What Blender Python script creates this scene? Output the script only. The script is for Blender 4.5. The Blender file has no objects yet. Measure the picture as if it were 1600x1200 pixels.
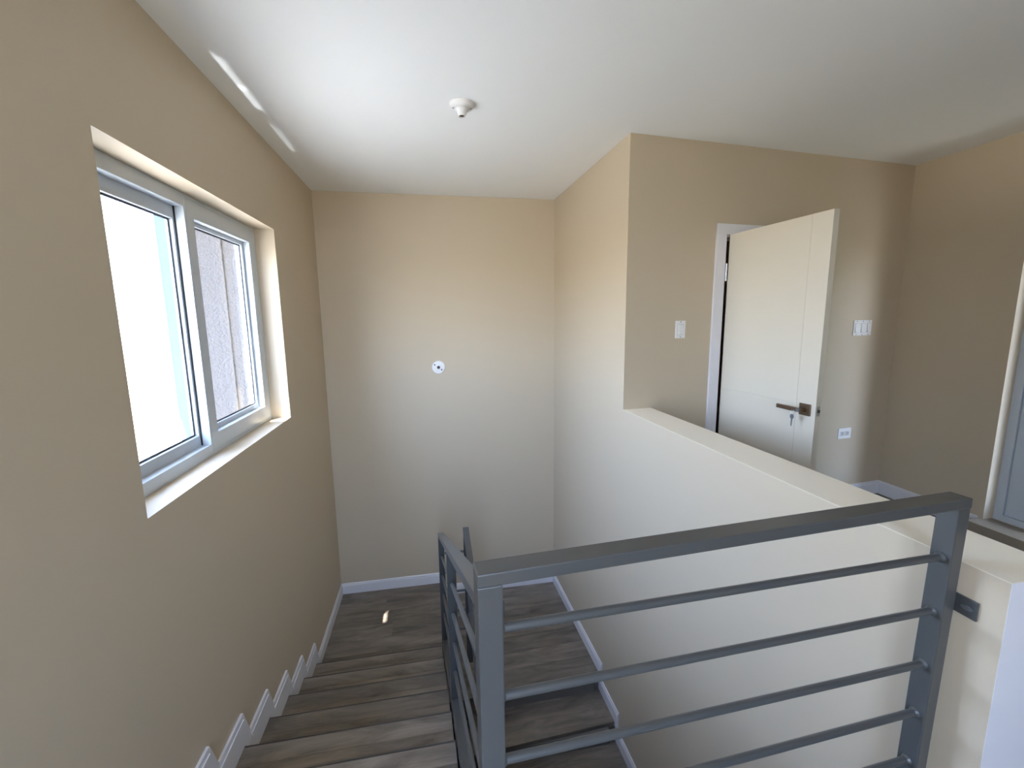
import bpy, bmesh, math, random
from mathutils import Vector, Matrix

random.seed(7)
SC = bpy.context.scene
COL = SC.collection

# ------------------------------------------------------------------ camera
F_PX = 683.708
YAW, PITCH, ROLL, EYE = 0.182, -0.151, -0.012, 1.55
cy, sy, cp, sp = math.cos(YAW), math.sin(YAW), math.cos(PITCH), math.sin(PITCH)
fwd = Vector((sy * cp, cy * cp, sp))
rgt = Vector((cy, -sy, 0))
upv = rgt.cross(fwd)
cr, sr = math.cos(ROLL), math.sin(ROLL)
rgt, upv = cr * rgt + sr * upv, -sr * rgt + cr * upv
cam_d = bpy.data.cameras.new('camera')
cam_d.sensor_width = 36.0
cam_d.lens = F_PX / 1600.0 * 36.0
cam_d.clip_start = 0.05
cam = bpy.data.objects.new('camera', cam_d)
cam.matrix_world = Matrix(((rgt.x, upv.x, -fwd.x, 0), (rgt.y, upv.y, -fwd.y, 0),
                           (rgt.z, upv.z, -fwd.z, EYE), (0, 0, 0, 1)))
COL.objects.link(cam)
SC.camera = cam

# ------------------------------------------------------------------ view, world, lights
SC.view_settings.view_transform = 'Standard'
SC.view_settings.look = 'None'
SC.view_settings.gamma = 1.0
SC.view_settings.use_curve_mapping = False
SC.view_settings.exposure = -0.08
SC.cycles.use_denoising = True
SC.cycles.max_bounces = 10
SC.cycles.diffuse_bounces = 6
SC.cycles.use_adaptive_sampling = True
SC.cycles.adaptive_threshold = 0.02
SC.cycles.transparent_max_bounces = 16
SC.cycles.sample_clamp_indirect = 8.0

SKY_STRENGTH = 24.0
world = bpy.data.worlds.new('sky')
SC.world = world
world.use_nodes = True
nt = world.node_tree
nt.nodes.clear()
tc = nt.nodes.new('ShaderNodeTexCoord')
sepx = nt.nodes.new('ShaderNodeSeparateXYZ')
mr = nt.nodes.new('ShaderNodeMapRange')
mr.inputs['From Min'].default_value = -1
mr.inputs['From Max'].default_value = 1
ramp = nt.nodes.new('ShaderNodeValToRGB')
els = ramp.color_ramp.elements
els[0].position = 0.0
els[0].color = (0.44, 0.40, 0.34, 1)
els[1].position = 1.0
els[1].color = (0.44, 0.64, 1.15, 1)
for pos, c in ((0.47, (0.48, 0.44, 0.38, 1)), (0.50, (0.82, 0.91, 1.03, 1)), (0.60, (0.60, 0.79, 1.14, 1))):
    e = els.new(pos)
    e.color = c
bg = nt.nodes.new('ShaderNodeBackground')
bg.inputs['Strength'].default_value = SKY_STRENGTH
wo = nt.nodes.new('ShaderNodeOutputWorld')
nt.links.new(tc.outputs['Generated'], sepx.inputs[0])
nt.links.new(sepx.outputs['Z'], mr.inputs['Value'])
nt.links.new(mr.outputs[0], ramp.inputs[0])
nt.links.new(ramp.outputs[0], bg.inputs['Color'])
nt.links.new(bg.outputs[0], wo.inputs['Surface'])

SUN_DIR = Vector((0.65, 1.0, -3.0)).normalized()
sun_d = bpy.data.lights.new('sun', 'SUN')
sun_d.energy = 54.0
sun_d.angle = math.radians(0.53)
sun_d.color = (1.0, 0.95, 0.88)
sun = bpy.data.objects.new('sun', sun_d)
sun.rotation_euler = SUN_DIR.to_track_quat('-Z', 'Y').to_euler()
sun.location = (-4, -4, 9)
COL.objects.link(sun)

# ------------------------------------------------------------------ measures (metres)
XL, XR, YB, YC, H, XW = -0.993, 1.251, 4.368, 2.765, 2.689, 3.790
ZH, HWT, YN = 0.912, 0.214, 0.722
RW, BW = -0.022, 0.094
L1, L2 = -1.231, -1.379
WY1, WY2, WZ1, WZ2 = 1.645, 3.256, 0.872, 2.145
YF = -1.6            # wall behind the viewpoint
ZLOW = -3.3          # lower storey floor
WALL_T = 0.25


def xr(y):
    return XR + RW * (y - YB)


def ydoor(x):
    return YC + BW * (x - XR)


def portal(name, loc, size, direction):
    d = bpy.data.lights.new(name, 'AREA')
    d.shape = 'RECTANGLE'
    d.size, d.size_y = size
    d.cycles.is_portal = True
    o = bpy.data.objects.new(name, d)
    o.location = loc
    o.rotation_euler = Vector(direction).to_track_quat('-Z', 'Y').to_euler()
    COL.objects.link(o)
    return o


FW = (-0.80, 0.25, 0.50, 2.62)      # window behind the viewpoint: x0 x1 z0 z1
RD = (1.25, 2.262, 0.10, 2.20)   # glazed door in the right wall: y0 y1 z0 z1
portal('window_portal', (XL - WALL_T - 0.02, (WY1 + WY2) / 2, (WZ1 + WZ2) / 2), (WY2 - WY1 + .1, WZ2 - WZ1 + .1), (1, 0, 0))
portal('window_portal', ((FW[0] + FW[1]) / 2, YF - 0.27, (FW[2] + FW[3]) / 2), (FW[1] - FW[0] + .1, FW[3] - FW[2] + .1), (0, 1, 0))
portal('door_portal', (XW + 0.27, (RD[0] + RD[1]) / 2, (RD[2] + RD[3]) / 2), (RD[1] - RD[0] + .1, RD[3] - RD[2] + .1), (-1, 0, 0))

# narrow added lamps standing in for sunlight thrown back up by the outer sill
gdir = Vector((0.60, 1.0, 3.0)).normalized()
gz = -gdir
gx = Vector((0, 1, 0))
gx = (gx - gx.dot(gz) * gz).normalized()
gy = gz.cross(gx)
for yc_, en_ in ((1.79, 0.075), (2.20, 0.075), (2.61, 0.036)):
    gl = bpy.data.lights.new('sill_reflection_lamp', 'AREA')
    gl.shape = 'RECTANGLE'
    gl.size, gl.size_y = 0.43, 0.048
    gl.spread = math.radians(1.5)
    gl.energy = en_
    gl.color = (0.93, 0.97, 1.0)
    glo = bpy.data.objects.new('sill_reflection_lamp', gl)
    glo.matrix_world = Matrix(((gx.x, gy.x, gz.x, -1.214), (gx.y, gy.y, gz.y, yc_), (gx.z, gy.z, gz.z, 0.985), (0, 0, 0, 1)))
    COL.objects.link(glo)


# ------------------------------------------------------------------ materials
def lin(r, g, b):
    f = lambda v: (v / 255 / 12.92) if v / 255 <= 0.04045 else ((v / 255 + 0.055) / 1.055) ** 2.4
    return (f(r), f(g), f(b), 1)


def mat(name, col, rough=0.5, metal=0.0, spec=0.5, bump=0.0, bscale=200.0, vary=0.0, vscale=3.0):
    m = bpy.data.materials.new(name)
    m.use_nodes = True
    t = m.node_tree
    b = t.nodes['Principled BSDF']
    b.inputs['Base Color'].default_value = col
    b.inputs['Roughness'].default_value = rough
    b.inputs['Metallic'].default_value = metal
    b.inputs['Specular IOR Level'].default_value = spec
    co = t.nodes.new('ShaderNodeTexCoord')
    if bump > 0:
        n = t.nodes.new('ShaderNodeTexNoise')
        n.inputs['Scale'].default_value = bscale
        n.inputs['Detail'].default_value = 4
        t.links.new(co.outputs['Object'], n.inputs['Vector'])
        bp = t.nodes.new('ShaderNodeBump')
        bp.inputs['Strength'].default_value = bump
        bp.inputs['Distance'].default_value = 0.002
        t.links.new(n.outputs['Fac'], bp.inputs['Height'])
        t.links.new(bp.outputs[0], b.inputs['Normal'])
    if vary > 0:
        n2 = t.nodes.new('ShaderNodeTexNoise')
        n2.inputs['Scale'].default_value = vscale
        n2.inputs['Detail'].default_value = 3
        t.links.new(co.outputs['Object'], n2.inputs['Vector'])
        hs = t.nodes.new('ShaderNodeHueSaturation')
        m2 = t.nodes.new('ShaderNodeMapRange')
        m2.inputs['To Min'].default_value = 1 - vary
        m2.inputs['To Max'].default_value = 1 + vary
        t.links.new(n2.outputs['Fac'], m2.inputs['Value'])
        t.links.new(m2.outputs[0], hs.inputs['Value'])
        hs.inputs['Color'].default_value = col
        t.links.new(hs.outputs[0], b.inputs['Base Color'])
    return m


def wood_mat(name, dark, light, rough=0.38):
    m = bpy.data.materials.new(name)
    m.use_nodes = True
    t = m.node_tree
    b = t.nodes['Principled BSDF']
    b.inputs['Roughness'].default_value = rough
    co = t.nodes.new('ShaderNodeTexCoord')
    inf = t.nodes.new('ShaderNodeObjectInfo')
    mp = t.nodes.new('ShaderNodeMapping')
    mp.inputs['Scale'].default_value = (2.2, 11.0, 11.0)
    add = t.nodes.new('ShaderNodeVectorMath')
    add.operation = 'ADD'
    cmb = t.nodes.new('ShaderNodeCombineXYZ')
    mul = t.nodes.new('ShaderNodeMath')
    mul.operation = 'MULTIPLY'
    mul.inputs[1].default_value = 57.0
    t.links.new(inf.outputs['Random'], mul.inputs[0])
    for i in range(3):
        t.links.new(mul.outputs[0], cmb.inputs[i])
    t.links.new(co.outputs['Object'], add.inputs[0])
    t.links.new(cmb.outputs[0], add.inputs[1])
    t.links.new(add.outputs[0], mp.inputs['Vector'])
    n = t.nodes.new('ShaderNodeTexNoise')
    n.inputs['Scale'].default_value = 1.0
    n.inputs['Detail'].default_value = 8
    n.inputs['Roughness'].default_value = 0.62
    n.inputs['Distortion'].default_value = 0.7
    t.links.new(mp.outputs[0], n.inputs['Vector'])
    mp2 = t.nodes.new('ShaderNodeMapping')
    mp2.inputs['Scale'].default_value = (3.0, 110.0, 110.0)
    t.links.new(add.outputs[0], mp2.inputs['Vector'])
    nf = t.nodes.new('ShaderNodeTexNoise')
    nf.inputs['Scale'].default_value = 1.0
    nf.inputs['Detail'].default_value = 4
    t.links.new(mp2.outputs[0], nf.inputs['Vector'])
    mx = t.nodes.new('ShaderNodeMath')
    mx.operation = 'MULTIPLY_ADD'
    mx.inputs[1].default_value = 0.16
    t.links.new(nf.outputs['Fac'], mx.inputs[0])
    t.links.new(n.outputs['Fac'], mx.inputs[2])
    rp = t.nodes.new('ShaderNodeValToRGB')
    rp.color_ramp.elements[0].position = 0.36
    rp.color_ramp.elements[0].color = dark
    rp.color_ramp.elements[1].position = 0.82
    rp.color_ramp.elements[1].color = light
    t.links.new(mx.outputs[0], rp.inputs[0])
    hs = t.nodes.new('ShaderNodeHueSaturation')
    mr_ = t.nodes.new('ShaderNodeMapRange')
    mr_.inputs['To Min'].default_value = 0.78
    mr_.inputs['To Max'].default_value = 1.18
    t.links.new(inf.outputs['Random'], mr_.inputs['Value'])
    t.links.new(mr_.outputs[0], hs.inputs['Value'])
    t.links.new(rp.outputs[0], hs.inputs['Color'])
    t.links.new(hs.outputs[0], b.inputs['Base Color'])
    bp = t.nodes.new('ShaderNodeBump')
    bp.inputs['Strength'].default_value = 0.12
    bp.inputs['Distance'].default_value = 0.001
    t.links.new(mx.outputs[0], bp.inputs['Height'])
    t.links.new(bp.outputs[0], b.inputs['Normal'])
    return m


def glass_mat(name, tint=(1, 1, 1, 1)):
    m = bpy.data.materials.new(name)
    m.use_nodes = True
    t = m.node_tree
    t.nodes.clear()
    o = t.nodes.new('ShaderNodeOutputMaterial')
    tr = t.nodes.new('ShaderNodeBsdfTransparent')
    tr.inputs['Color'].default_value = tint
    g = t.nodes.new('ShaderNodeBsdfGlossy')
    g.inputs['Roughness'].default_value = 0.02
    mx = t.nodes.new('ShaderNodeMixShader')
    lw = t.nodes.new('ShaderNodeLayerWeight')
    pw = t.nodes.new('ShaderNodeMath')
    pw.operation = 'POWER'
    pw.inputs[1].default_value = 5.0
    ma = t.nodes.new('ShaderNodeMath')
    ma.operation = 'MULTIPLY_ADD'
    ma.inputs[1].default_value = 0.5
    ma.inputs[2].default_value = 0.03
    t.links.new(lw.outputs['Facing'], pw.inputs[0])
    t.links.new(pw.outputs[0], ma.inputs[0])
    t.links.new(ma.outputs[0], mx.inputs[0])
    t.links.new(tr.outputs[0], mx.inputs[1])
    t.links.new(g.outputs[0], mx.inputs[2])
    t.links.new(mx.outputs[0], o.inputs['Surface'])
    return m


def stucco_mat():
    m = mat('stucco', lin(83, 80, 79), 0.9, bump=0.0)
    t = m.node_tree
    b = t.nodes['Principled BSDF']
    co = t.nodes.new('ShaderNodeTexCoord')
    n = t.nodes.new('ShaderNodeTexNoise')
    n.inputs['Scale'].default_value = 55
    n.inputs['Detail'].default_value = 6
    t.links.new(co.outputs['Object'], n.inputs['Vector'])
    bp = t.nodes.new('ShaderNodeBump')
    bp.inputs['Strength'].default_value = 0.9
    bp.inputs['Distance'].default_value = 0.02
    t.links.new(n.outputs['Fac'], bp.inputs['Height'])
    t.links.new(bp.outputs[0], b.inputs['Normal'])
    return m


M = dict(
    wall=mat('beige_wall_paint', lin(197, 182, 158), 0.55, spec=0.35, bump=0.06, bscale=260, vary=0.015, vscale=2),
    ceiling=mat('white_ceiling_paint', lin(243, 243, 240), 0.75, spec=0.25, bump=0.10, bscale=160),
    lit_top=mat('lightened_wall_top', lin(246, 236, 216), 0.5),
    trim=mat('white_trim_paint', lin(226, 224, 226), 0.4),
    steel=mat('grey_rail_paint', lin(74, 75, 74), 0.33, spec=0.7, bump=0.05, bscale=300),
    weld=mat('bare_weld_metal', lin(120, 122, 126), 0.45, metal=0.6),
    pvc=mat('white_window_pvc', lin(192, 199, 206), 0.32),
    gasket=mat('black_gasket', lin(38, 42, 50), 0.7),
    door=mat('white_door_paint', lin(212, 204, 187), 0.38),
    bronze=mat('brushed_bronze', lin(128, 110, 92), 0.32, metal=0.9),
    chrome=mat('brushed_steel', lin(190, 190, 190), 0.3, metal=1.0),
    plastic=mat('white_plastic', lin(232, 230, 226), 0.35),
    plastic2=mat('off_white_plastic', lin(206, 206, 202), 0.35),
    slot=mat('dark_slot', lin(60, 58, 56), 0.6),
    hole=mat('dark_socket', lin(70, 52, 42), 0.6),
    concrete=mat('grey_concrete', lin(108, 104, 98), 0.8, bump=0.2, bscale=60, vary=0.05),
    tile=mat('brown_sill_tile', lin(150, 138, 120), 0.45, vary=0.06, vscale=12),
    ext=mat('outer_render', lin(225, 222, 214), 0.85, bump=0.2, bscale=80),
    roof=mat('eave_paint', lin(210, 208, 202), 0.8),
    paving=mat('sunlit_paving', lin(170, 162, 147), 0.9, vary=0.1, vscale=2),
    wood=wood_mat('grey_brown_vinyl_plank', lin(84, 75, 66), lin(150, 140, 127)),
    nosing=wood_mat('dark_nosing_edge', lin(60, 56, 52), lin(86, 81, 75), 0.5),
    glass=glass_mat('clear_glass', (0.97, 0.985, 1.0, 1)),
    stucco=stucco_mat(),
    block_tile=mat('light_block_tile', lin(128, 120, 106), 0.7, vary=.05, vscale=8),
    bark=mat('bark', lin(96, 80, 64), 0.9, bump=.5, bscale=30),
    leaf=mat('foliage', lin(74, 92, 50), 0.8, vary=.3, vscale=9),
    palewall=mat('pale_blue_render', lin(72, 88, 98), 0.8),
)

# ------------------------------------------------------------------ builders
WORLD = {}


def empty(name, loc):
    o = bpy.data.objects.new(name, None)
    o.location = loc
    o.empty_display_size = 0.1
    COL.objects.link(o)
    WORLD[o] = Vector(loc)
    return o


def tag(o, label=None, cat=None, group=None, kind=None):
    if label:
        o['label'] = label
    if cat:
        o['category'] = cat
    if group:
        o['group'] = group
    if kind:
        o['kind'] = kind
    return o


def link(name, bm, m, parent=None, origin=None, smooth=False, edge_bevel=0.0):
    """bm holds world coordinates; the object's origin is put at the middle of its base"""
    bmesh.ops.recalc_face_normals(bm, faces=bm.faces[:])
    if edge_bevel > 0:
        ed = [e for e in bm.edges if len(e.link_faces) == 2 and e.calc_face_angle(0) > 0.6]
        bmesh.ops.bevel(bm, geom=ed, offset=edge_bevel, segments=2, profile=0.5, affect='EDGES')
    vs = [v.co for v in bm.verts]
    lo = Vector((min(v.x for v in vs), min(v.y for v in vs), min(v.z for v in vs)))
    hi = Vector((max(v.x for v in vs), max(v.y for v in vs), max(v.z for v in vs)))
    org = Vector(origin) if origin else Vector(((lo.x + hi.x) / 2, (lo.y + hi.y) / 2, lo.z))
    bmesh.ops.translate(bm, vec=-org, verts=bm.verts[:])
    me = bpy.data.meshes.new(name)
    bm.to_mesh(me)
    bm.free()
    me.materials.append(M[m] if isinstance(m, str) else m)
    if smooth:
        for p in me.polygons:
            p.use_smooth = True
        me.set_sharp_from_angle(angle=math.radians(40))
    o = bpy.data.objects.new(name, me)
    COL.objects.link(o)
    WORLD[o] = org
    if parent is not None:
        o.parent = parent
        o.location = org - WORLD[parent]
    else:
        o.location = org
    return o


def add_box(bm, lo, hi):
    v = [bm.verts.new((x, y, z)) for x in (lo[0], hi[0]) for y in (lo[1], hi[1]) for z in (lo[2], hi[2])]
    for f in ((0, 1, 3, 2), (4, 6, 7, 5), (0, 4, 5, 1), (2, 3, 7, 6), (0, 2, 6, 4), (1, 5, 7, 3)):
        bm.faces.new([v[i] for i in f])


def box(name, lo, hi, m, parent=None, bevel=0.0):
    bm = bmesh.new()
    add_box(bm, lo, hi)
    return link(name, bm, m, parent, edge_bevel=bevel)


def add_prism(bm, pts, a, b):
    """closed prism: pts is a list of points (Vectors), swept from +a to +b"""
    va = [bm.verts.new(Vector(p) + Vector(a)) for p in pts]
    vb = [bm.verts.new(Vector(p) + Vector(b)) for p in pts]
    bm.faces.new(va)
    bm.faces.new(vb[::-1])
    n = len(pts)
    for i in range(n):
        j = (i + 1) % n
        bm.faces.new([va[i], vb[i], vb[j], va[j]])


def prism(name, pts, a, b, m, parent=None, bevel=0.0):
    bm = bmesh.new()
    add_prism(bm, pts, a, b)
    return link(name, bm, m, parent, edge_bevel=bevel)


def plan(name, pts, z0, z1, m, parent=None, bevel=0.0):
    return prism(name, [(x, y, 0) for x, y in pts], (0, 0, z0), (0, 0, z1), m, parent, bevel)


def add_beam(bm, p0, p1, w, h, cut_vertical=False):
    p0, p1 = Vector(p0), Vector(p1)
    t = (p1 - p0).normalized()
    s = Vector((0, 0, 1)).cross(t)
    if s.length < 1e-4:
        s = Vector((1, 0, 0))
    s.normalize()
    n = t.cross(s)
    if cut_vertical:
        n = Vector((0, 0, 1.0 / max(0.2, n.z)))
    q = []
    for p in (p0, p1):
        for a, b in ((-1, -1), (1, -1), (1, 1), (-1, 1)):
            q.append(bm.verts.new(p + s * a * w / 2 + n * b * h / 2))
    bm.faces.new(q[0:4])
    bm.faces.new(q[4:8][::-1])
    for i in range(4):
        j = (i + 1) % 4
        bm.faces.new([q[i], q[4 + i], q[4 + j], q[j]])


def beam(name, p0, p1, w, h, m, parent=None, bevel=0.003, cut=False):
    bm = bmesh.new()
    add_beam(bm, p0, p1, w, h, cut)
    return link(name, bm, m, parent, edge_bevel=bevel)


def add_tube(bm, p0, p1, r, seg=14, r1=None):
    p0, p1 = Vector(p0), Vector(p1)
    t = (p1 - p0).normalized()
    s = t.orthogonal().normalized()
    n = t.cross(s)
    r1 = r if r1 is None else r1
    a = [bm.verts.new(p0 + (s * math.cos(k * 2 * math.pi / seg) + n * math.sin(k * 2 * math.pi / seg)) * r) for k in range(seg)]
    b = [bm.verts.new(p1 + (s * math.cos(k * 2 * math.pi / seg) + n * math.sin(k * 2 * math.pi / seg)) * r1) for k in range(seg)]
    bm.faces.new(a)
    bm.faces.new(b[::-1])
    for i in range(seg):
        j = (i + 1) % seg
        bm.faces.new([a[i], b[i], b[j], a[j]])


def tube(name, p0, p1, r, m, parent=None, seg=14, r1=None):
    bm = bmesh.new()
    add_tube(bm, p0, p1, r, seg, r1)
    return link(name, bm, m, parent, smooth=True)


def lathe(name, centre, axis, profile, m, parent=None, seg=32):
    """profile: (radius, distance along axis); closes at radius 0"""
    c, t = Vector(centre), Vector(axis).normalized()
    s = t.orthogonal().normalized()
    n = t.cross(s)
    bm = bmesh.new()
    rings = []
    for r, d in profile:
        if r < 1e-6:
            rings.append([bm.verts.new(c + t * d)])
        else:
            rings.append([bm.verts.new(c + t * d + (s * math.cos(k * 2 * math.pi / seg) + n * math.sin(k * 2 * math.pi / seg)) * r) for k in range(seg)])
    for A, B in zip(rings, rings[1:]):
        for i in range(seg):
            j = (i + 1) % seg
            if len(A) == 1 and len(B) == 1:
                continue
            if len(A) == 1:
                bm.faces.new([A[0], B[i], B[j]])
            elif len(B) == 1:
                bm.faces.new([A[i], B[0], A[j]])
            else:
                bm.faces.new([A[i], B[i], B[j], A[j]])
    return link(name, bm, m, parent, smooth=True)


def slab_with_hole(name, axis, a0, a1, u0, u1, v0, v1, hole, m):
    """wall slab normal to axis ('x' or 'y'), u = other horizontal, v = z, with one rectangular hole"""
    hu0, hu1, hv0, hv1 = hole
    us, vs = sorted({u0, hu0, hu1, u1}), sorted({v0, hv0, hv1, v1})
    bm = bmesh.new()
    cache = {}

    def V(a, u, v):
        k = (round(a, 5), round(u, 5), round(v, 5))
        if k not in cache:
            cache[k] = bm.verts.new((a, u, v) if axis == 'x' else (u, a, v))
        return cache[k]

    solid = lambda i, j: 0 <= i < len(us) - 1 and 0 <= j < len(vs) - 1 and not (us[i] >= hu0 - 1e-6 and us[i + 1] <= hu1 + 1e-6 and vs[j] >= hv0 - 1e-6 and vs[j + 1] <= hv1 + 1e-6)
    for i in range(len(us) - 1):
        for j in range(len(vs) - 1):
            if not solid(i, j):
                continue
            ua, ub, va, vb = us[i], us[i + 1], vs[j], vs[j + 1]
            for a in (a0, a1):
                bm.faces.new([V(a, ua, va), V(a, ub, va), V(a, ub, vb), V(a, ua, vb)])
            for di, dj, e in ((-1, 0, ((ua, va), (ua, vb))), (1, 0, ((ub, va), (ub, vb))), (0, -1, ((ua, va), (ub, va))), (0, 1, ((ua, vb), (ub, vb)))):
                if not solid(i + di, j + dj):
                    (p, q), (r, s) = e
                    bm.faces.new([V(a0, p, q), V(a0, r, s), V(a1, r, s), V(a1, p, q)])
    return link(name, bm, m)


def structure(o):
    o['kind'] = 'structure'
    return o


# ------------------------------------------------------------------ room shell
structure(slab_with_hole('wall_left', 'x', XL - WALL_T, XL, YF, YB + 0.2, ZLOW, H, (WY1, WY2, WZ1, WZ2), 'wall'))
structure(box('wall_back', (XL, YB, ZLOW), (xr(YB) + HWT, YB + 0.2, H), 'wall'))
# stairwell wall: full height up to the corner, then a half wall
bm = bmesh.new()
cor = ydoor(xr(YC))
fp_full = [(xr(YB), YB, 0), (xr(cor), cor, 0), (xr(cor) + HWT, ydoor(xr(cor) + HWT), 0), (xr(YB) + HWT, YB, 0)]
add_prism(bm, fp_full, (0, 0, ZLOW), (0, 0, H))
fp_low = [(xr(cor), cor, 0), (xr(YN), YN, 0), (xr(YN) + HWT, YN, 0), (xr(cor) + HWT, ydoor(xr(cor) + HWT), 0)]
add_prism(bm, fp_low, (0, 0, ZLOW), (0, 0, ZH))
hw = structure(link('wall_stairwell', bm, 'wall', edge_bevel=0.0))
SKIN = 0.0008
plan('wall_top_lightened', [(xr(cor), cor - .0005), (xr(YN), YN), (xr(YN) + HWT, YN), (xr(cor) + HWT, ydoor(xr(cor) + HWT) - .0005)], ZH - .0005, ZH + SKIN, 'lit_top', hw)  # thin paler skin: light on the half wall's top put into its colour
box('wall_end_lightened', (xr(YN), YN - SKIN, -.0), (xr(YN) + HWT, YN, ZH), 'trim', hw)  # thin white skin: daylight on the wall's end put into its colour
# wall with the white door
DX0, DX1, DZ = 2.040, 2.850, 2.105
bm = bmesh.new()
WT2 = 0.14
for x0, x1, z0, z1 in ((xr(cor) + HWT, DX0, 0, H), (DX1, XW + .3, 0, H), (DX0, DX1, DZ, H)):
    add_prism(bm, [(x0, ydoor(x0), 0), (x1, ydoor(x1), 0), (x1, ydoor(x1) + WT2, 0), (x0, ydoor(x0) + WT2, 0)], (0, 0, z0), (0, 0, z1))
structure(link('wall_doorway', bm, 'wall'))
structure(slab_with_hole('wall_right', 'x', XW, XW + WALL_T, YF, ydoor(XW) + 2.6, ZLOW, H, RD, 'wall'))
structure(slab_with_hole('wall_front', 'y', YF - WALL_T, YF, XL - WALL_T, XW + WALL_T, ZLOW, H, FW, 'wall'))
structure(box('wall_far_side', (xr(YB) - .1, YB + .2, ZLOW), (xr(YB) + HWT, ydoor(XW) + 2.6, H), 'wall'))
structure(box('wall_far_room', (xr(YB) + HWT, ydoor(XW) + 2.4, ZLOW), (XW, ydoor(XW) + 2.6, H), 'wall'))
structure(box('ceiling', (XL - WALL_T, YF - WALL_T, H), (XW + WALL_T, ydoor(XW) + 2.6, H + 0.25), 'ceiling'))
structure(box('floor_lower', (XL, YF, ZLOW - 0.2), (XW, YB, ZLOW), 'concrete'))

# ------------------------------------------------------------------ left flight geometry
TREAD, RISE = 0.305, 0.148
YK = lambda k: 3.309 - TREAD * k
ZK = lambda k: -1.122 + RISE * k
xe = lambda y: 0.100 - 0.03 * y          # open side of the upper flight
NTREAD = 8


def planks(parent, x0, x1, y0, y1, z, w=0.18, length=1.22, th=0.012, xend=None, rowdir=1):
    """boards laid along x, 2 mm joints; xend(y) gives a slanted right end"""
    n = max(1, round((y1 - y0) / w))
    w = (y1 - y0) / n
    for i in range(n):
        ya, yb = y0 + i * w + .001, y0 + (i + 1) * w - .001
        xs = [x0]
        off = random.uniform(0.35, 1.0) * length
        while x0 + off < x1 - 0.2:
            xs.append(x0 + off)
            off += length
        xs.append(x1)
        for a, b in zip(xs, xs[1:]):
            aa, bb = a + (0.001 if a > x0 else 0), b - (0.001 if b < x1 else 0)
            if xend and b == x1:
                plan('plank', [(aa, ya), (xend(ya), ya), (xend(yb), yb), (aa, yb)], z - th, z, 'wood', parent, bevel=0.0012)
            else:
                box('plank', (aa, ya, z - th), (bb, yb, z), 'wood', parent, bevel=0.0012)


# upper floor slab with its boards
RAILY = lambda x: 0.700 + 0.063 * (x - 0.09)      # edge of the floor over the lower flight
bm = bmesh.new()
ZS = -0.012
add_prism(bm, [(XL, YF, 0), (xe(0.869), YF, 0), (xe(0.869), 0.869, 0), (XL, 0.869, 0)], (0, 0, -0.2), (0, 0, ZS))
add_prism(bm, [(xe(0.869), YF, 0), (xr(YN), YF, 0), (xr(YN), RAILY(xr(YN)), 0), (xe(0.869), RAILY(.07), 0)], (0, 0, -0.2), (0, 0, ZS))
add_prism(bm, [(xr(YN), YF, 0), (XW, YF, 0), (XW, YN, 0), (xr(YN), YN, 0)], (0, 0, -0.2), (0, 0, ZS))
add_prism(bm, [(xr(YN) + HWT, YN, 0), (XW, YN, 0), (XW, ydoor(XW), 0), (xr(cor) + HWT, ydoor(xr(cor) + HWT), 0)], (0, 0, -0.2), (0, 0, ZS))
add_prism(bm, [(DX0, ydoor(DX0), 0), (DX1, ydoor(DX1), 0), (XW, ydoor(XW) + 2.4, 0), (xr(YB) + HWT, ydoor(XW) + 2.4, 0)], (0, 0, -0.2), (0, 0, ZS))
floor = structure(link('floor', bm, 'concrete'))
planks(floor, XL + .004, xe(0.869), YF + .004, 0.869, 0.0)
planks(floor, xe(0.869) + .002, xr(YN) - .002, YF + .004, 0.69, 0.0)
planks(floor, xr(YN), XW - .004, YF + .004, YN - .004, 0.0)
planks(floor, xr(YN) + HWT + .004, XW - .004, YN, 2.80, 0.0)

# ------------------------------------------------------------------ upper flight
flight = tag(empty('staircase', (-0.45, 2.1, L1)), 'grey brown plank stair flight descending beneath the window', 'stairs', kind='structure')
pts = [(0, YK(0) - .02, L1 - .19)]
pts.append((0, YK(0) - .02, ZK(0) - .03))
for k in range(0, NTREAD):
    pts.append((0, YK(k + 1) - .02, ZK(k) - .03))
    if k < NTREAD - 1:
        pts.append((0, YK(k + 1) - .02, ZK(k + 1) - .03))
pts.append((0, YK(NTREAD) - .02, -0.32))
prism('stair_body', pts, (XL, 0, 0), (0.02, 0, 0), 'concrete', flight)
for k in range(NTREAD):
    y1, y0, z = YK(k), YK(k + 1) - .018, ZK(k)
    ym = y1 - 0.115
    e = lambda y: xe(y) - .006
    plan('tread_board', [(XL + .001, y0), (e(y0), y0), (e(ym), ym - .0004), (XL + .001, ym - .0004)], z - .03, z - .0003, 'wood', flight, bevel=0.0006)
    plan('tread_nosing', [(XL + .001, ym + .0004), (e(ym), ym + .0004), (e(y1), y1 - .014), (XL + .001, y1 - .014)], z - .034, z, 'wood', flight, bevel=0.0006)
    prism('nosing_edge', [(XL + .001, y1 - .0145, z - .036), (XL + .001, y1 - .0145, z + .001), (XL + .001, y1 - .006, z + .0005), (XL + .001, y1 - .001, z - .004), (XL + .001, y1, z - .012), (XL + .001, y1 - .001, z - .036)], (0, 0, 0), (e(y1) - XL - .001, 0, 0), 'nosing', flight)
    zb = ZK(k - 1) if k > 0 else L1
    plan('riser', [(XL + .001, y1 - .02), (e(y1), y1 - .02), (e(y1), y1 - .008), (XL + .001, y1 - .008)], zb + .001, z - .034, 'wood', flight)
plan('riser', [(XL + .001, YK(NTREAD) - .02), (xe(.869) - .006, YK(NTREAD) - .02), (xe(.869) - .006, YK(NTREAD) - .006), (XL + .001, YK(NTREAD) - .006)], ZK(NTREAD - 1), -0.012, 'wood', flight)

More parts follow.
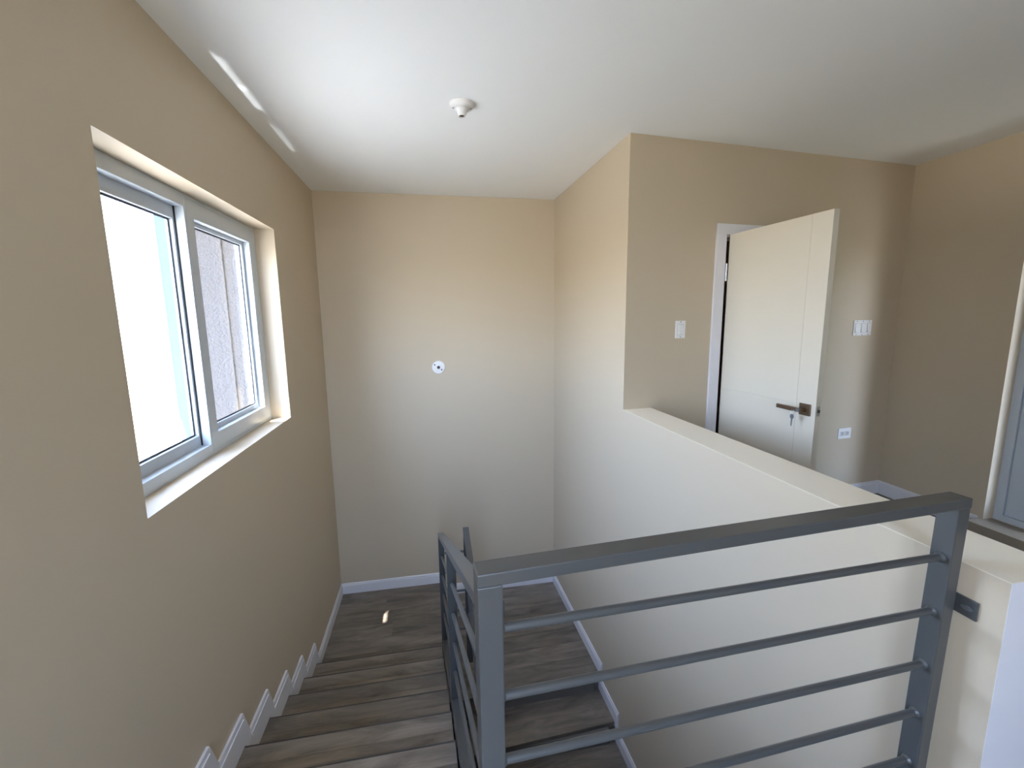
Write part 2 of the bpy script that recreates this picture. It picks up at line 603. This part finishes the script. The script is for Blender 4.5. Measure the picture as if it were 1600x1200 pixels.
# landing (two levels)
XLE = 0.012
land = structure(box('floor_landing', (XL, YK(0) - .02, L1 - 0.2), (XLE - .004, YB, L1 - .012), 'concrete'))
planks(land, XL + .001, XLE, YK(0) - .018, YB - .001, L1, w=0.178)
land2 = structure(plan('floor_lower_landing', [(XLE - .002, 3.02), (xr(3.05) - .0005, 3.06), (xr(YB) - .0005, YB), (XLE - .002, YB)], L2 - .2, L2 - .012, 'concrete'))
EDGE = lambda x, j: 3.068 - 0.322 * j + 0.05 * (x - 1.27)
n = 7
for i in range(n):
    def yy(x, i=i):
        a = EDGE(x, 0)
        return a + (YB - .001 - a) * i / n
    def yz(x, i=i):
        a = EDGE(x, 0)
        return a + (YB - .001 - a) * (i + 1) / n
    xa, xb = XLE, lambda y: xr(y) - .001
    plan('plank', [(xa, yy(xa) + .001), (xb(yy(1.27)), yy(1.27) + .001), (xb(yz(1.27)), yz(1.27) - .001), (xa, yz(xa) - .001)], L2 - .012, L2, 'wood', land2, bevel=0.0012)

# ------------------------------------------------------------------ lower flight
low = tag(empty('staircase', (0.72, 2.0, -2.5)), 'lower plank stair flight turning back under the grey guard railing', 'stairs', kind='structure')
XI = 0.175
for j in range(1, 8):
    z = L2 - RISE * j
    a, b = xr(2.5) - .001, XI
    def P(x, jj, o=0.0):
        return (x, EDGE(x, jj) + o)
    def R(jj, o=0.0):
        y = EDGE(1.28, jj) + o
        return (xr(y) - .001, y)
    plan('tread_board', [P(b, j), R(j), R(j - 1, .02), P(b, j - 1, .02)], z - .03, z, 'wood', low, bevel=0.003)
    plan('riser', [P(b, j - 1, .006), R(j - 1, .006), R(j - 1, .018), P(b, j - 1, .018)], z, z + RISE - (.012 if j == 1 else .03), 'wood', low)
pts = [(0, 3.10, L2 - .2), (0, 3.02, L2 - .04)]
for j in range(1, 8):
    pts += [(0, EDGE(.17, j - 1) + .018, L2 - RISE * (j - 1) - .031), (0, EDGE(.17, j - 1) + .018, L2 - RISE * j - .031)]
pts += [(0, EDGE(.17, 7) + .018, L2 - RISE * 7 - .031), (0, EDGE(.17, 7) + .018, L2 - RISE * 7 - .25)]
prism('stair_body', pts, (XI + .005, 0, 0), (XR - .03, 0, 0), 'concrete', low)

# ------------------------------------------------------------------ skirting
BH, BT = 0.112, 0.013


def skirt(name, p0, p1, inward, z, parent=None, h=BH):
    """moulded skirting along p0-p1 (plan points), inward = unit plan vector into the room"""
    p0, p1, d = Vector((*p0, 0)), Vector((*p1, 0)), Vector((*inward, 0))
    prof = [(0, 0), (BT, 0), (BT, h * .78), (BT * .72, h * .82), (BT * .72, h * .92), (BT * .35, h), (0, h)]
    pts0 = [p0 + d * a + Vector((0, 0, z + b)) for a, b in prof]
    return prism(name, pts0, (0, 0, 0), p1 - p0, 'trim', parent)


bb = structure(skirt('baseboard_back', (XL, YB), (XLE - .005, YB), (0, -1), L1))
skirt('baseboard_section', (XLE - .005, YB), (xr(YB), YB), (0, -1), L2, bb)
bl = structure(skirt('baseboard_left', (XL, YK(0) + .055), (XL, YB - BT), (1, 0), L1))
SH = 0.168
for k in range(0, NTREAD - 1):
    yk, yk1, zk = YK(k), YK(k + 1), ZK(k)
    zb = (ZK(k - 1) + SH) if k > 0 else L1 + BH
    zbb = ZK(k - 1) if k > 0 else L1
    pts = [(XL, yk1 + .003, zk), (XL, yk1 + .070, zk + SH), (XL, yk + .014, zk + SH), (XL, yk + .070, zb), (XL, yk + .055 if k == 0 else yk + .003, zbb), (XL, yk + .001, zbb), (XL, yk + .001, zk)]
    piece = prism('skirting_board', pts, (0, 0, 0), (BT, 0, 0), 'trim', bl, bevel=0.002)
    prism('skirting_bead', [(XL, yk1 + .078, zk + SH - .050), (XL, yk1 + .070, zk + SH - .028), (XL, yk + .006, zk + SH - .028), (XL, yk + .012, zk + SH - .050)], (BT, 0, 0), (BT + .005, 0, 0), 'trim', piece, bevel=0.0015)
dwall = lambda y: (xr(y), y)
rn = (-1.0, RW)
br = structure(skirt('baseboard_stairwell', dwall(YB - BT), dwall(EDGE(1.27, 0) - .05), rn, L2))
for j in range(1, 7):
    ya, yb = EDGE(1.28, j - 1) - .002, EDGE(1.28, j) - .06
    z = L2 - RISE * j
    piece = skirt('skirting_board', dwall(ya), dwall(yb + .012), rn, z, br)
    # upright leg beside the riser above
    prism('skirting_leg', [(xr(ya), ya - .056, z + BH), (xr(ya), ya + .01, z + BH), (xr(ya), ya + .01, z + RISE), (xr(ya), ya - .050, z + RISE)], (-BT, 0, 0), (0, 0, 0), 'trim', br)
bd = structure(skirt('baseboard_doorway', (DX1 + .07, ydoor(DX1 + .07)), (XW, ydoor(XW)), (BW, -1), 0))
skirt('baseboard_section', (xr(cor) + HWT, ydoor(xr(cor) + HWT)), (DX0 - .07, ydoor(DX0 - .07)), (BW, -1), 0, bd)
structure(skirt('baseboard_right', (XW, ydoor(XW) - BT), (XW, RD[1] + .03), (-1, 0), 0))

# ------------------------------------------------------------------ window
win = tag(empty('window_1', (XL - .12, (WY1 + WY2) / 2, WZ1)), kind='structure')
FX0, FX1 = -1.205, -1.115


def frame_rect(name, xa, xb, y0, y1, z0, z1, wl, wr, wb, wt, m, parent, bevel=0.002):
    bm = bmesh.new()
    outer = [(y0, z0), (y1, z0), (y1, z1), (y0, z1)]
    inner = [(y0 + wl, z0 + wb), (y1 - wr, z0 + wb), (y1 - wr, z1 - wt), (y0 + wl, z1 - wt)]
    vo = [[bm.verts.new((x, *p)) for p in outer] for x in (xa, xb)]
    vi = [[bm.verts.new((x, *p)) for p in inner] for x in (xa, xb)]
    for i in range(4):
        j = (i + 1) % 4
        bm.faces.new([vo[0][i], vo[0][j], vi[0][j], vi[0][i]])
        bm.faces.new([vo[1][i], vi[1][i], vi[1][j], vo[1][j]])
        bm.faces.new([vo[0][i], vo[1][i], vo[1][j], vo[0][j]])
        bm.faces.new([vi[0][i], vi[0][j], vi[1][j], vi[1][i]])
    return link(name, bm, m, parent, edge_bevel=bevel)


YM0, YM1 = 2.405, 2.478          # meeting stile
ft, fb = 0.062, 0.058
frame_rect('window_frame', FX0, FX1, WY1, WY2, WZ1, WZ2, 0.06, 0.06, fb, ft, 'pvc', win)
# sash on the inner track (far half): wide face flush with the frame
s2 = frame_rect('window_sash', -1.150, -1.113, YM0, WY2 - .03, WZ1 + .02, WZ2 - .02, YM1 - YM0, 0.078, 0.085, 0.082, 'pvc', win, .003)
frame_rect('glazing_bead', -1.172, -1.150, YM1 - .03, 3.18, WZ1 + .07, WZ2 - .068, .052, .056, .062, .055, 'pvc', s2, .002)
frame_rect('gasket', -1.1665, -1.1635, YM1 + .018, 3.126, WZ1 + .130, WZ2 - .121, .010, .010, .010, .010, 'gasket', s2, 0)
box('pane', (-1.167, YM1 + .01, WZ1 + .12), (-1.163, 3.13, WZ2 - .11), 'glass', s2)
# sash on the outer track (near half)
s1 = frame_rect('window_sash', -1.196, -1.158, WY1 + .045, 2.46, WZ1 + .045, WZ2 - .05, .05, .075, .058, .062, 'pvc', win, .003)
frame_rect('glazing_bead', -1.180, -1.1575, WY1 + .085, 2.392, WZ1 + .095, WZ2 - .105, .016, .016, .016, .016, 'pvc', s1, .002)
frame_rect('gasket', -1.1765, -1.1735, WY1 + .1, 2.377, WZ1 + .110, WZ2 - .120, .010, .010, .010, .010, 'gasket', s1, 0)
box('pane', (-1.177, WY1 + .09, WZ1 + .1), (-1.173, 2.385, WZ2 - .11), 'glass', s1)
box('interlock', (-1.158, YM0 - .012, WZ1 + .055), (-1.113, YM0 - .001, WZ2 - .06), 'pvc', win, bevel=.002)
box('brush_seal', (-1.158, YM0 - .016, WZ1 + .058), (-1.152, YM0 - .012, WZ2 - .062), 'gasket', win)
box('outer_sill', (-1.330, WY1 - .02, WZ1 - .05), (FX0 + .01, WY2 + .02, WZ1 + .01), 'pvc', win, bevel=.003)

# ------------------------------------------------------------------ exterior seen through the window
ext = tag(box('wall_exterior', (-2.0, 4.02, -1.2), (XL - WALL_T, 4.3, 3.0), 'stucco'), kind='structure')
box('corner_strip', (-2.075, 3.985, -1.2), (-1.86, 4.3, 3.0), 'palewall', ext, bevel=.01)
for gx_ in (-1.66, -1.52, -1.38):
    box('rib', (gx_ - .035, 4.005, -1.2), (gx_ + .035, 4.02, 3.0), 'stucco', ext, bevel=.006)
EV = 3.0
bm = bmesh.new()
add_box(bm, (-1.41, YF - .3, EV), (XL - WALL_T, 6.0, EV + .12))
add_box(bm, (-1.78, YF - .3, EV), (-1.41, 2.393, EV + .12))  # unseen slab added as sun shade; notch beyond it admits a sliver of sun
add_box(bm, (-2.55, 2.62, EV), (-1.41, 6.0, EV + .12))  # deep unseen slab added to keep the stucco out of the sun
structure(link('roof', bm, 'roof'))
structure(box('ground', (-14, -14, ZLOW - .45), (18, 16, ZLOW - .25), 'paving'))

structure(box('roof_light_block', (XW + WALL_T, 0.5, 2.45), (6.2, 3.6, 2.6), 'roof'))  # unseen slab added to block sky light at the glazed door
structure(box('wall_light_block', (XW + WALL_T, 3.45, .02), (6.2, 3.6, 2.45), 'ext'))  # unseen side wall added to dim the light entering the glazed door
structure(box('floor_light_block', (XW + WALL_T, -1.6, -.16), (5.5, 3.6, 0.02), 'block_tile'))  # unseen slab added to block ground light and set the bounce
# tree outside the glazed door
tree = tag(empty('tree', (7.7, 0.9, ZLOW - .25)), 'green leafy tree outside the glazed door', 'tree')
tube('trunk', (7.7, .9, ZLOW - .25), (7.7, .9, 0.2), .16, 'bark', tree, r1=.09)
bm = bmesh.new()
bmesh.ops.create_icosphere(bm, subdivisions=4, radius=1.0)
rnd = random.Random(3)
for v in bm.verts:
    d = v.co.normalized()
    k = 1 + .12 * math.sin(7 * d.x + 3 * d.z) * math.cos(6 * d.y - 2 * d.z) + rnd.uniform(-.07, .07)
    v.co = Vector((7.7 + d.x * 1.65 * k, .9 + d.y * 4.3 * k, .6 + d.z * 2.75 * k))
crown = link('crown', bm, 'leaf', tree, smooth=True)
bm = bmesh.new()
for i in range(9000):
    d = Vector((rnd.gauss(0, 1), rnd.gauss(0, 1), rnd.gauss(0, 1))).normalized()
    if d.x > .5:
        continue
    k = 1 + .12 * math.sin(7 * d.x + 3 * d.z) * math.cos(6 * d.y - 2 * d.z) + rnd.uniform(-.06, .06)
    c = Vector((7.7 + d.x * 1.9 * k, .9 + d.y * 4.6 * k, .6 + d.z * 3.0 * k))
    u = Vector((rnd.gauss(0, 1), rnd.gauss(0, 1), rnd.gauss(0, 1))).normalized()
    w = u.orthogonal().normalized()
    q = [c - u * .11, c + w * .05, c + u * .11, c - w * .05]
    bm.faces.new([bm.verts.new(v) for v in q])
tag(link('foliage', bm, 'leaf', tree), kind='stuff')

# ------------------------------------------------------------------ door
door = tag(empty('door_1', (DX0, ydoor(DX0), 0)), kind='structure')
tv = Vector((1, BW, 0)).normalized()
nv = Vector((BW, -1, 0)).normalized()      # towards the viewer's side


def wallpt(x, out=0.0, z=0.0):
    return Vector((x, ydoor(x), z)) + nv * out


def wall_box(name, x0, x1, z0, z1, o0, o1, m, parent, bevel=0.0):
    a = [wallpt(x0, o0, z0), wallpt(x1, o0, z0), wallpt(x1, o0, z1), wallpt(x0, o0, z1)]
    return prism(name, a, (0, 0, 0), nv * (o1 - o0), m, parent, bevel)


CW = 0.075
wall_box('casing', DX0 - CW, DX0 + .006, 0, DZ + CW - .01, 0, .016, 'trim', door, .002)
wall_box('casing', DX1 - .006, DX1 + CW, 0, DZ + CW - .01, 0, .016, 'trim', door, .002)
wall_box('casing', DX0 - CW, DX1 + CW, DZ - .006, DZ + CW - .008, 0, .0165, 'trim', door, .002)
wall_box('jamb', DX0, DX0 + .018, 0, DZ, -WT2, -.001, 'trim', door)
wall_box('jamb', DX1 - .018, DX1, 0, DZ, -WT2, -.001, 'trim', door)
wall_box('jamb', DX0, DX1, DZ - .018, DZ, -WT2, -.001, 'trim', door)
# leaf, swung open towards the viewer
hp = Vector((2.064, 2.816, 0))
fe = Vector((2.124, 2.070, 0))
ld = (fe - hp).normalized()
ln = Vector((-ld.y, ld.x, 0))            # thickness direction, away from the viewer's side
if ln.x < 0:
    ln = -ln
LW = (fe - hp).length


def leaf_box(name, u0, u1, z0, z1, d0, d1, m, parent, bevel=0.0):
    a = [hp + ld * u + Vector((0, 0, z)) + ln * d0 for u, z in ((u0, z0), (u1, z0), (u1, z1), (u0, z1))]
    return prism(name, a, (0, 0, 0), ln * (d1 - d0), m, parent, bevel)


LT = 2.098
leaf = leaf_box('leaf', 0, LW, 0.012, LT, 0.002, 0.038, 'door', door)
ug = LW - 0.125
g = .0007
leaf_box('stile', ug + g, LW, 0.012, LT, 0, .002, 'door', leaf, .0006)
zz = [0.012, 0.53, 1.03, 1.56, LT]
for a, b in zip(zz, zz[1:]):
    leaf_box('panel', 0, ug - g, a + g, b - g, 0, .002, 'door', leaf, .0006)
for zc in (0.25, 1.845):
    bm = bmesh.new()
    add_tube(bm, hp + Vector((-.010, .004, zc - .06)), hp + Vector((-.010, .004, zc + .06)), .0075, 10)
    hg = link('hinge', bm, 'chrome', door, smooth=True)
    tag(hg, 'small steel butt hinge')
# handle: square rose and flat lever
HZ = 1.003
uh = LW - 0.062
hd = leaf_box('handle', uh - .034, uh + .034, HZ - .034, HZ + .034, -.011, 0, 'bronze', door, .0015)
tag(hd, 'brushed bronze lever handle on square rose')
bm = bmesh.new()
c0 = hp + ld * uh + Vector((0, 0, HZ))
add_tube(bm, c0 - ln * .010, c0 - ln * .050, .012, 16)
link('spindle', bm, 'bronze', hd, smooth=True)
leaf_box('lever', uh - .148, uh + .014, HZ - .012, HZ + .012, -.058, -.044, 'bronze', hd, .002)
leaf_box('cylinder', uh - .010, uh + .010, HZ - .010, HZ + .010, -.062, -.058, 'weld', hd, .002)
# latch plate on the free edge
bm = bmesh.new()
pe = fe + ln * .019 + Vector((0, 0, HZ))
a = [pe + ln * s * .011 + Vector((0, 0, t)) for s, t in ((-1, -.028), (1, -.028), (1, .028), (-1, .028))]
add_prism(bm, a, (0, 0, 0), ld * .0015)
lp = link('latch_plate', bm, 'chrome', door)
a = [pe + ln * s * .006 + Vector((0, 0, t)) for s, t in ((-1, -.008), (1, -.008), (1, .008), (-1, .008))]
prism('latch_bolt', a, ld * .0015, ld * .008, 'slot', lp)

# keys hanging at the lock
kc = hp + ld * (uh - .030) - ln * .062 + Vector((0, 0, HZ - .012))
key = tag(empty('key', (kc.x, kc.y, kc.z - .1)), 'small metal key dangling from the bronze door lever', 'key')
bm = bmesh.new()
N, Mi, RR, rr = 22, 8, .014, .0013
ringc = kc - Vector((0, 0, .006))
rows = []
for i in range(N):
    t = 2 * math.pi * i / N
    dv = ld * math.cos(t) + Vector((0, 0, 1)) * math.sin(t)
    rows.append([bm.verts.new(ringc + dv * RR + (dv * math.cos(q) + ln * math.sin(q)) * rr) for q in [2 * math.pi * j / Mi for j in range(Mi)]])
for i in range(N):
    for j in range(Mi):
        bm.faces.new([rows[i][j], rows[(i + 1) % N][j], rows[(i + 1) % N][(j + 1) % Mi], rows[i][(j + 1) % Mi]])
link('ring', bm, 'chrome', key, smooth=True)
kt = ringc - Vector((0, 0, .012))
bow = [(0, .002), (.009, -.002), (.0135, -.014), (.009, -.024), (.005, -.029), (-.005, -.029), (-.009, -.024), (-.0135, -.014), (-.009, -.002)]
prism('bow', [kt + ld * u + Vector((0, 0, w)) for u, w in bow], -ln * .001, ln * .001, 'weld', key, .0005)
blade = [(-.0045, -.028), (-.0045, -.066), (0, -.071), (.003, -.066), (.0015, -.060), (.0042, -.055), (.002, -.050), (.0045, -.045), (.003, -.040), (.0045, -.036), (.0045, -.028)]
prism('blade', [kt + ld * u + Vector((0, 0, w)) for u, w in blade], -ln * .001, ln * .001, 'weld', key)

# ------------------------------------------------------------------ switches and outlet on the door wall
def switch(x, z, w, h, gangs, label, group=None):
    t = tag(empty('light_switch', wallpt(x, 0, z - h / 2)), label, 'light switch')
    wall_box('cover_plate', x - w / 2, x + w / 2, z - h / 2, z + h / 2, 0, .007, 'plastic', t, .002)
    gw = w / gangs
    for i in range(gangs):
        xc = x - w / 2 + gw * (i + .5)
        wall_box('rocker_frame', xc - .021, xc + .021, z - .039, z + .039, .007, .0085, 'plastic2', t, .0008)
        a = [wallpt(xc - .017, .0085, z - .034), wallpt(xc - .017, .0085, z + .034), wallpt(xc - .017, .0100, z + .034), wallpt(xc - .017, .0150, z - .034)]
        prism('rocker', a, (0, 0, 0), tv * .034, 'plastic', t)
        for s in (-1, 1):
            c = wallpt(xc, .007, z + s * .052)
            bm = bmesh.new()
            add_tube(bm, c, c + nv * .0012, .0035, 10)
            link('screw', bm, 'slot', t)
    return t


switch(1.712, 1.453, .078, .121, 1, 'single white rocker switch left of the white door')
switch(3.406, 1.434, .190, .121, 3, 'three gang white switch plate beyond the door edge')
x, z = 3.333, .570
t = tag(empty('power_outlet', wallpt(x, 0, z - .044)), 'small white horizontal power outlet low on the door wall', 'outlet')
wall_box('cover_plate', x - .068, x + .068, z - .044, z + .044, 0, .007, 'plastic', t, .002)
for s in (-1, 1):
    f = wall_box('socket', x + s * .026 - .021, x + s * .026 + .021, z - .019, z + .019, .007, .0095, 'plastic2', t, .002)
    for dz in (-.007, .007):
        wall_box('slot', x + s * .026 - .010, x + s * .026 + .004, z + dz - .0022, z + dz + .0022, .0095, .0100, 'slot', f)
    wall_box('slot', x + s * .026 + .009, x + s * .026 + .014, z - .003, z + .003, .0095, .0100, 'slot', f)

# ------------------------------------------------------------------ round junction cover on the back wall, lampholder on the ceiling
jc = Vector((.067, YB, 1.071))
t = tag(empty('junction_box_cover', jc - Vector((0, 0, .064))), 'round white junction box cover on the tall back wall', 'junction box')
lathe('cover_plate', jc, (0, -1, 0), [(0, 0), (.064, 0), (.064, .006), (.060, .010), (.018, .013), (.016, .010), (.0, .010)], 'plastic', t)
lathe('centre_hole', jc + Vector((0, -.0105, 0)), (0, -1, 0), [(0, 0), (.015, 0), (.015, .0015), (.0, .0015)], 'hole', t, 20)
for dx, dz in ((-.037, .026), (.030, -.024)):
    lathe('screw', jc + Vector((dx, -.0095, dz)), (0, -1, 0), [(0, 0), (.007, 0), (.007, .003), (0, .004)], 'slot', t, 12)

lc = Vector((.214, 2.562, H))
t = tag(empty('ceiling_lampholder', lc - Vector((0, 0, .062))), 'bare white lampholder without a bulb on the ceiling', 'lampholder')
lathe('base_plate', lc, (0, 0, -1), [(0, 0), (.067, 0), (.067, .010), (.062, .016), (.045, .022), (.032, .030), (0, .030)], 'plastic', t)
lathe('socket', lc - Vector((0, 0, .028)), (0, 0, -1), [(.040, 0), (.029, .008), (.022, .024), (.021, .034), (.017, .034), (.015, .026), (.015, .010), (0, .010)], 'plastic', t)
lathe('contact', lc - Vector((0, 0, .039)), (0, 0, -1), [(0, 0), (.0148, 0), (.0148, .018), (.0135, .018), (.0135, .010), (0, .010)], 'hole', t, 20)
for s in (-1, 1):
    lathe('screw', lc + Vector((s * .046, -.004, -.019)), (0, 0, -1), [(0, 0), (.006, 0), (.006, .005), (0, .006)], 'chrome', t, 12)

# ------------------------------------------------------------------ guard railing across the top of the lower flight
S = 0.048
A0, B0 = Vector((.066, .731, 0)), Vector((1.3185, .812, 0))
rd = (B0 - A0).normalized()
rn_ = Vector((-rd.y, rd.x, 0))
GT = 1.089
guard = tag(empty('guard_railing', (.7, .79, -.12)), 'grey steel guard railing spanning from corner post to half wall', 'railing')


def gbox(name, u0, u1, v0, v1, z0, z1, parent, bevel=.003, lean=0.0):
    a = [A0 + rd * u + rn_ * v for u, v in ((u0, v0), (u1, v0), (u1, v1), (u0, v1))]
    bm = bmesh.new()
    add_prism(bm, a, (rd * lean) + Vector((0, 0, z0)), Vector((0, 0, z1)))
    return link(name, bm, 'steel', parent, edge_bevel=bevel)


GL = (B0 - A0).length
RH = 0.027                                # flat bar height of the hand rails
gbox('post', 0, S, 0, S, -.12, GT - RH, guard)
gbox('post', GL - .040, GL, 0, S, -.12, GT - RH, guard, lean=-.03)
gbox('top_rail', -.0005, GL + .001, -.0012, S + .0005, GT - RH, GT, guard)
for zl, zr in ((.957, .925), (.808, .773), (.660, .617), (.510, .470), (.360, .320), (.212, .172)):
    p0 = A0 + rd * (S - .002) + rn_ * S / 2 + Vector((0, 0, zl))
    p1 = A0 + rd * (GL - .040 - .03 * (GT - zr) / 1.2) + rn_ * S / 2 + Vector((0, 0, zr))
    tube('bar', p0, p1, .0095, 'steel', guard)
    for pp, dd in ((p0, rd), (p1, -rd)):
        lathe('weld', pp, dd, [(0, 0), (.014, .001), (.0115, .005), (.0095, .008)], 'steel', guard, 14)
br_ = prism('bracket', [(xr(.775) - .0005, .772, .776), (xr(.775) - .0005, .835, .776), (xr(.775) - .0005, .835, .826), (xr(.775) - .0005, .772, .826)], (-.006, 0, 0), (0, 0, 0), 'steel', guard, .001)
tag(br_, 'flat steel fixing tab bolted to the half wall')
bm = bmesh.new()
bc = Vector((xr(.795) - .006, .793, .801))
add_prism(bm, [bc + Vector((0, .013 * math.cos(q) * (1.0), .006 * math.sin(q))) for q in [k * math.pi / 8 for k in range(16)]], (0, 0, 0), (-.003, 0, 0))
link('bolt', bm, 'weld', br_)

# ------------------------------------------------------------------ sloped railing of the upper flight
rl = tag(empty('stair_railing', (.03, 2.1, L1)), 'sloping grey railing down the open side of the upper stair flight', 'railing')
SL = 0.451
cl = lambda c, y: c - 0.03 * y
CM = 0.1245                              # centre line of the panel
ztop = lambda y: 0.998 - SL * (y - .775)  # upper face of the top rail
YE = 3.505
hz = 0.03 / math.cos(math.atan(SL))
pA = Vector((cl(CM, .783), .783, ztop(.783) - hz / 2))
pB = Vector((cl(CM, YE), YE, ztop(YE) - hz / 2))
beam('top_rail', pA, pB, S, hz, 'steel', rl, cut=True)
zbot = lambda y: -0.545 - 0.478 * (y - 2.2)
beam('bottom_rail', (cl(CM, .80), .80, zbot(.80) - .04), (cl(CM, 3.29), 3.29, zbot(3.29) - .04), S, .08, 'steel', rl, cut=True)


def rpost(yc, z0, z1f, c=CM, parent=rl, name='post'):
    x = cl(c, yc)
    bm = bmesh.new()
    lo = [(x - S / 2, yc - S / 2), (x + S / 2, yc - S / 2), (x + S / 2, yc + S / 2), (x - S / 2, yc + S / 2)]
    va = [bm.verts.new((a, b, z0)) for a, b in lo]
    vb = [bm.verts.new((a, b, z1f(b))) for a, b in lo]
    bm.faces.new(va)
    bm.faces.new(vb[::-1])
    for i in range(4):
        j = (i + 1) % 4
        bm.faces.new([va[i], vb[i], vb[j], va[j]])
    return link(name, bm, 'steel', parent, edge_bevel=.002)


under = lambda y: ztop(y) - hz + .002
YMID = 2.155
rpost(YMID, zbot(YMID) - .01, under)
rpost(YE - S / 2 - .002, L1, under)
for i in range(4):
    d = .172 * (i + 1)
    for (ya, yb) in ((.80, YMID - S / 2 + .001), (YMID + S / 2 - .001, YE - S - .001)):
        f = lambda y: ztop(y) - .042 - d
        tube('bar', (cl(CM, ya), ya, f(ya)), (cl(CM, yb), yb, f(yb)), .0095, 'steel', rl)

# ------------------------------------------------------------------ railing of the lower flight
r2 = tag(empty('stair_railing', (.26, 2.4, L2)), 'sloping grey railing of the lower flight behind the upper stair railing', 'railing')
C2 = .328
Y2 = 3.42
zt2 = lambda y: -0.172 - 0.47 * (3.40 - y)
h2 = 0.03 / math.cos(math.atan(.47))
beam('top_rail', (cl(C2, Y2), Y2, zt2(Y2) - h2 / 2), (cl(C2, 1.2), 1.2, zt2(1.2) - h2 / 2), S, h2, 'steel', r2, cut=True)
rpost(Y2 - S / 2, L2, lambda y: zt2(y) - h2 + .001, C2, r2)
rpost(2.2, L2 - RISE * 3, lambda y: zt2(y) - h2 + .001, C2, r2)
for i in range(4):
    d = .172 * (i + 1)
    f = lambda y: zt2(y) - .042 - d
    for ya, yb in ((2.2 + S / 2 - .001, Y2 - S + .001), (1.25, 2.2 - S / 2 + .001)):
        tube('bar', (cl(C2, ya), ya, f(ya)), (cl(C2, yb), yb, f(yb)), .0095, 'steel', r2)
for zc in (-.36, -.53, -.71, -.89, -1.06):
    yq = Y2 - S / 2
    tube('tie_bar', (cl(CM, yq) + S / 2 - .001, yq, zc), (cl(C2, yq) - S / 2 + .001, yq, zc), .0095, 'steel', r2)

# ------------------------------------------------------------------ glazed door opening in the right wall
gd = tag(empty('door_2', (XW + .12, (RD[0] + RD[1]) / 2, RD[2])), kind='structure')
XD = XW + .085
frame_rect('door_frame', XD, XD + .07, RD[0], RD[1], RD[2], RD[3], .05, .05, .045, .05, 'pvc', gd, .002)
for ya, yb in ((RD[0] + .052, RD[1] - .052),):
    lf = frame_rect('leaf', XD + .012, XD + .055, ya, yb, RD[2] + .047, RD[3] - .052, .10, .10, .11, .10, 'pvc', gd, .003)
    frame_rect('gasket', XD + .030, XD + .036, ya + .098, yb - .098, RD[2] + .155, RD[3] - .15, .006, .006, .006, .006, 'gasket', lf, 0)
    box('pane', (XD + .031, ya + .095, RD[2] + .15), (XD + .035, yb - .095, RD[3] - .145), 'glass', lf)
structure(box('trim_1', (XW - .125, RD[0] - .05, 0.0), (XW + .08, RD[1] + .022, RD[2]), 'tile', bevel=.004))

# window behind the viewpoint
w2 = tag(empty('window_2', ((FW[0] + FW[1]) / 2, YF - .12, FW[2])), kind='structure')
for i in range(2):
    xa = FW[0] + (FW[1] - FW[0]) / 2 * i
    xb = FW[0] + (FW[1] - FW[0]) / 2 * (i + 1)
    bm = bmesh.new()
    for lo, hi in (((xa, FW[2]), (xa + .05, FW[3])), ((xb - .05, FW[2]), (xb, FW[3])), ((xa, FW[2]), (xb, FW[2] + .05)), ((xa, FW[3] - .05), (xb, FW[3]))):
        add_box(bm, (lo[0], YF - .17, lo[1]), (hi[0], YF - .11, hi[1]))
    sash = link('window_sash', bm, 'pvc', w2)
    box('pane', (xa + .045, YF - .145, FW[2] + .045), (xb - .045, YF - .141, FW[3] - .045), 'glass', sash)
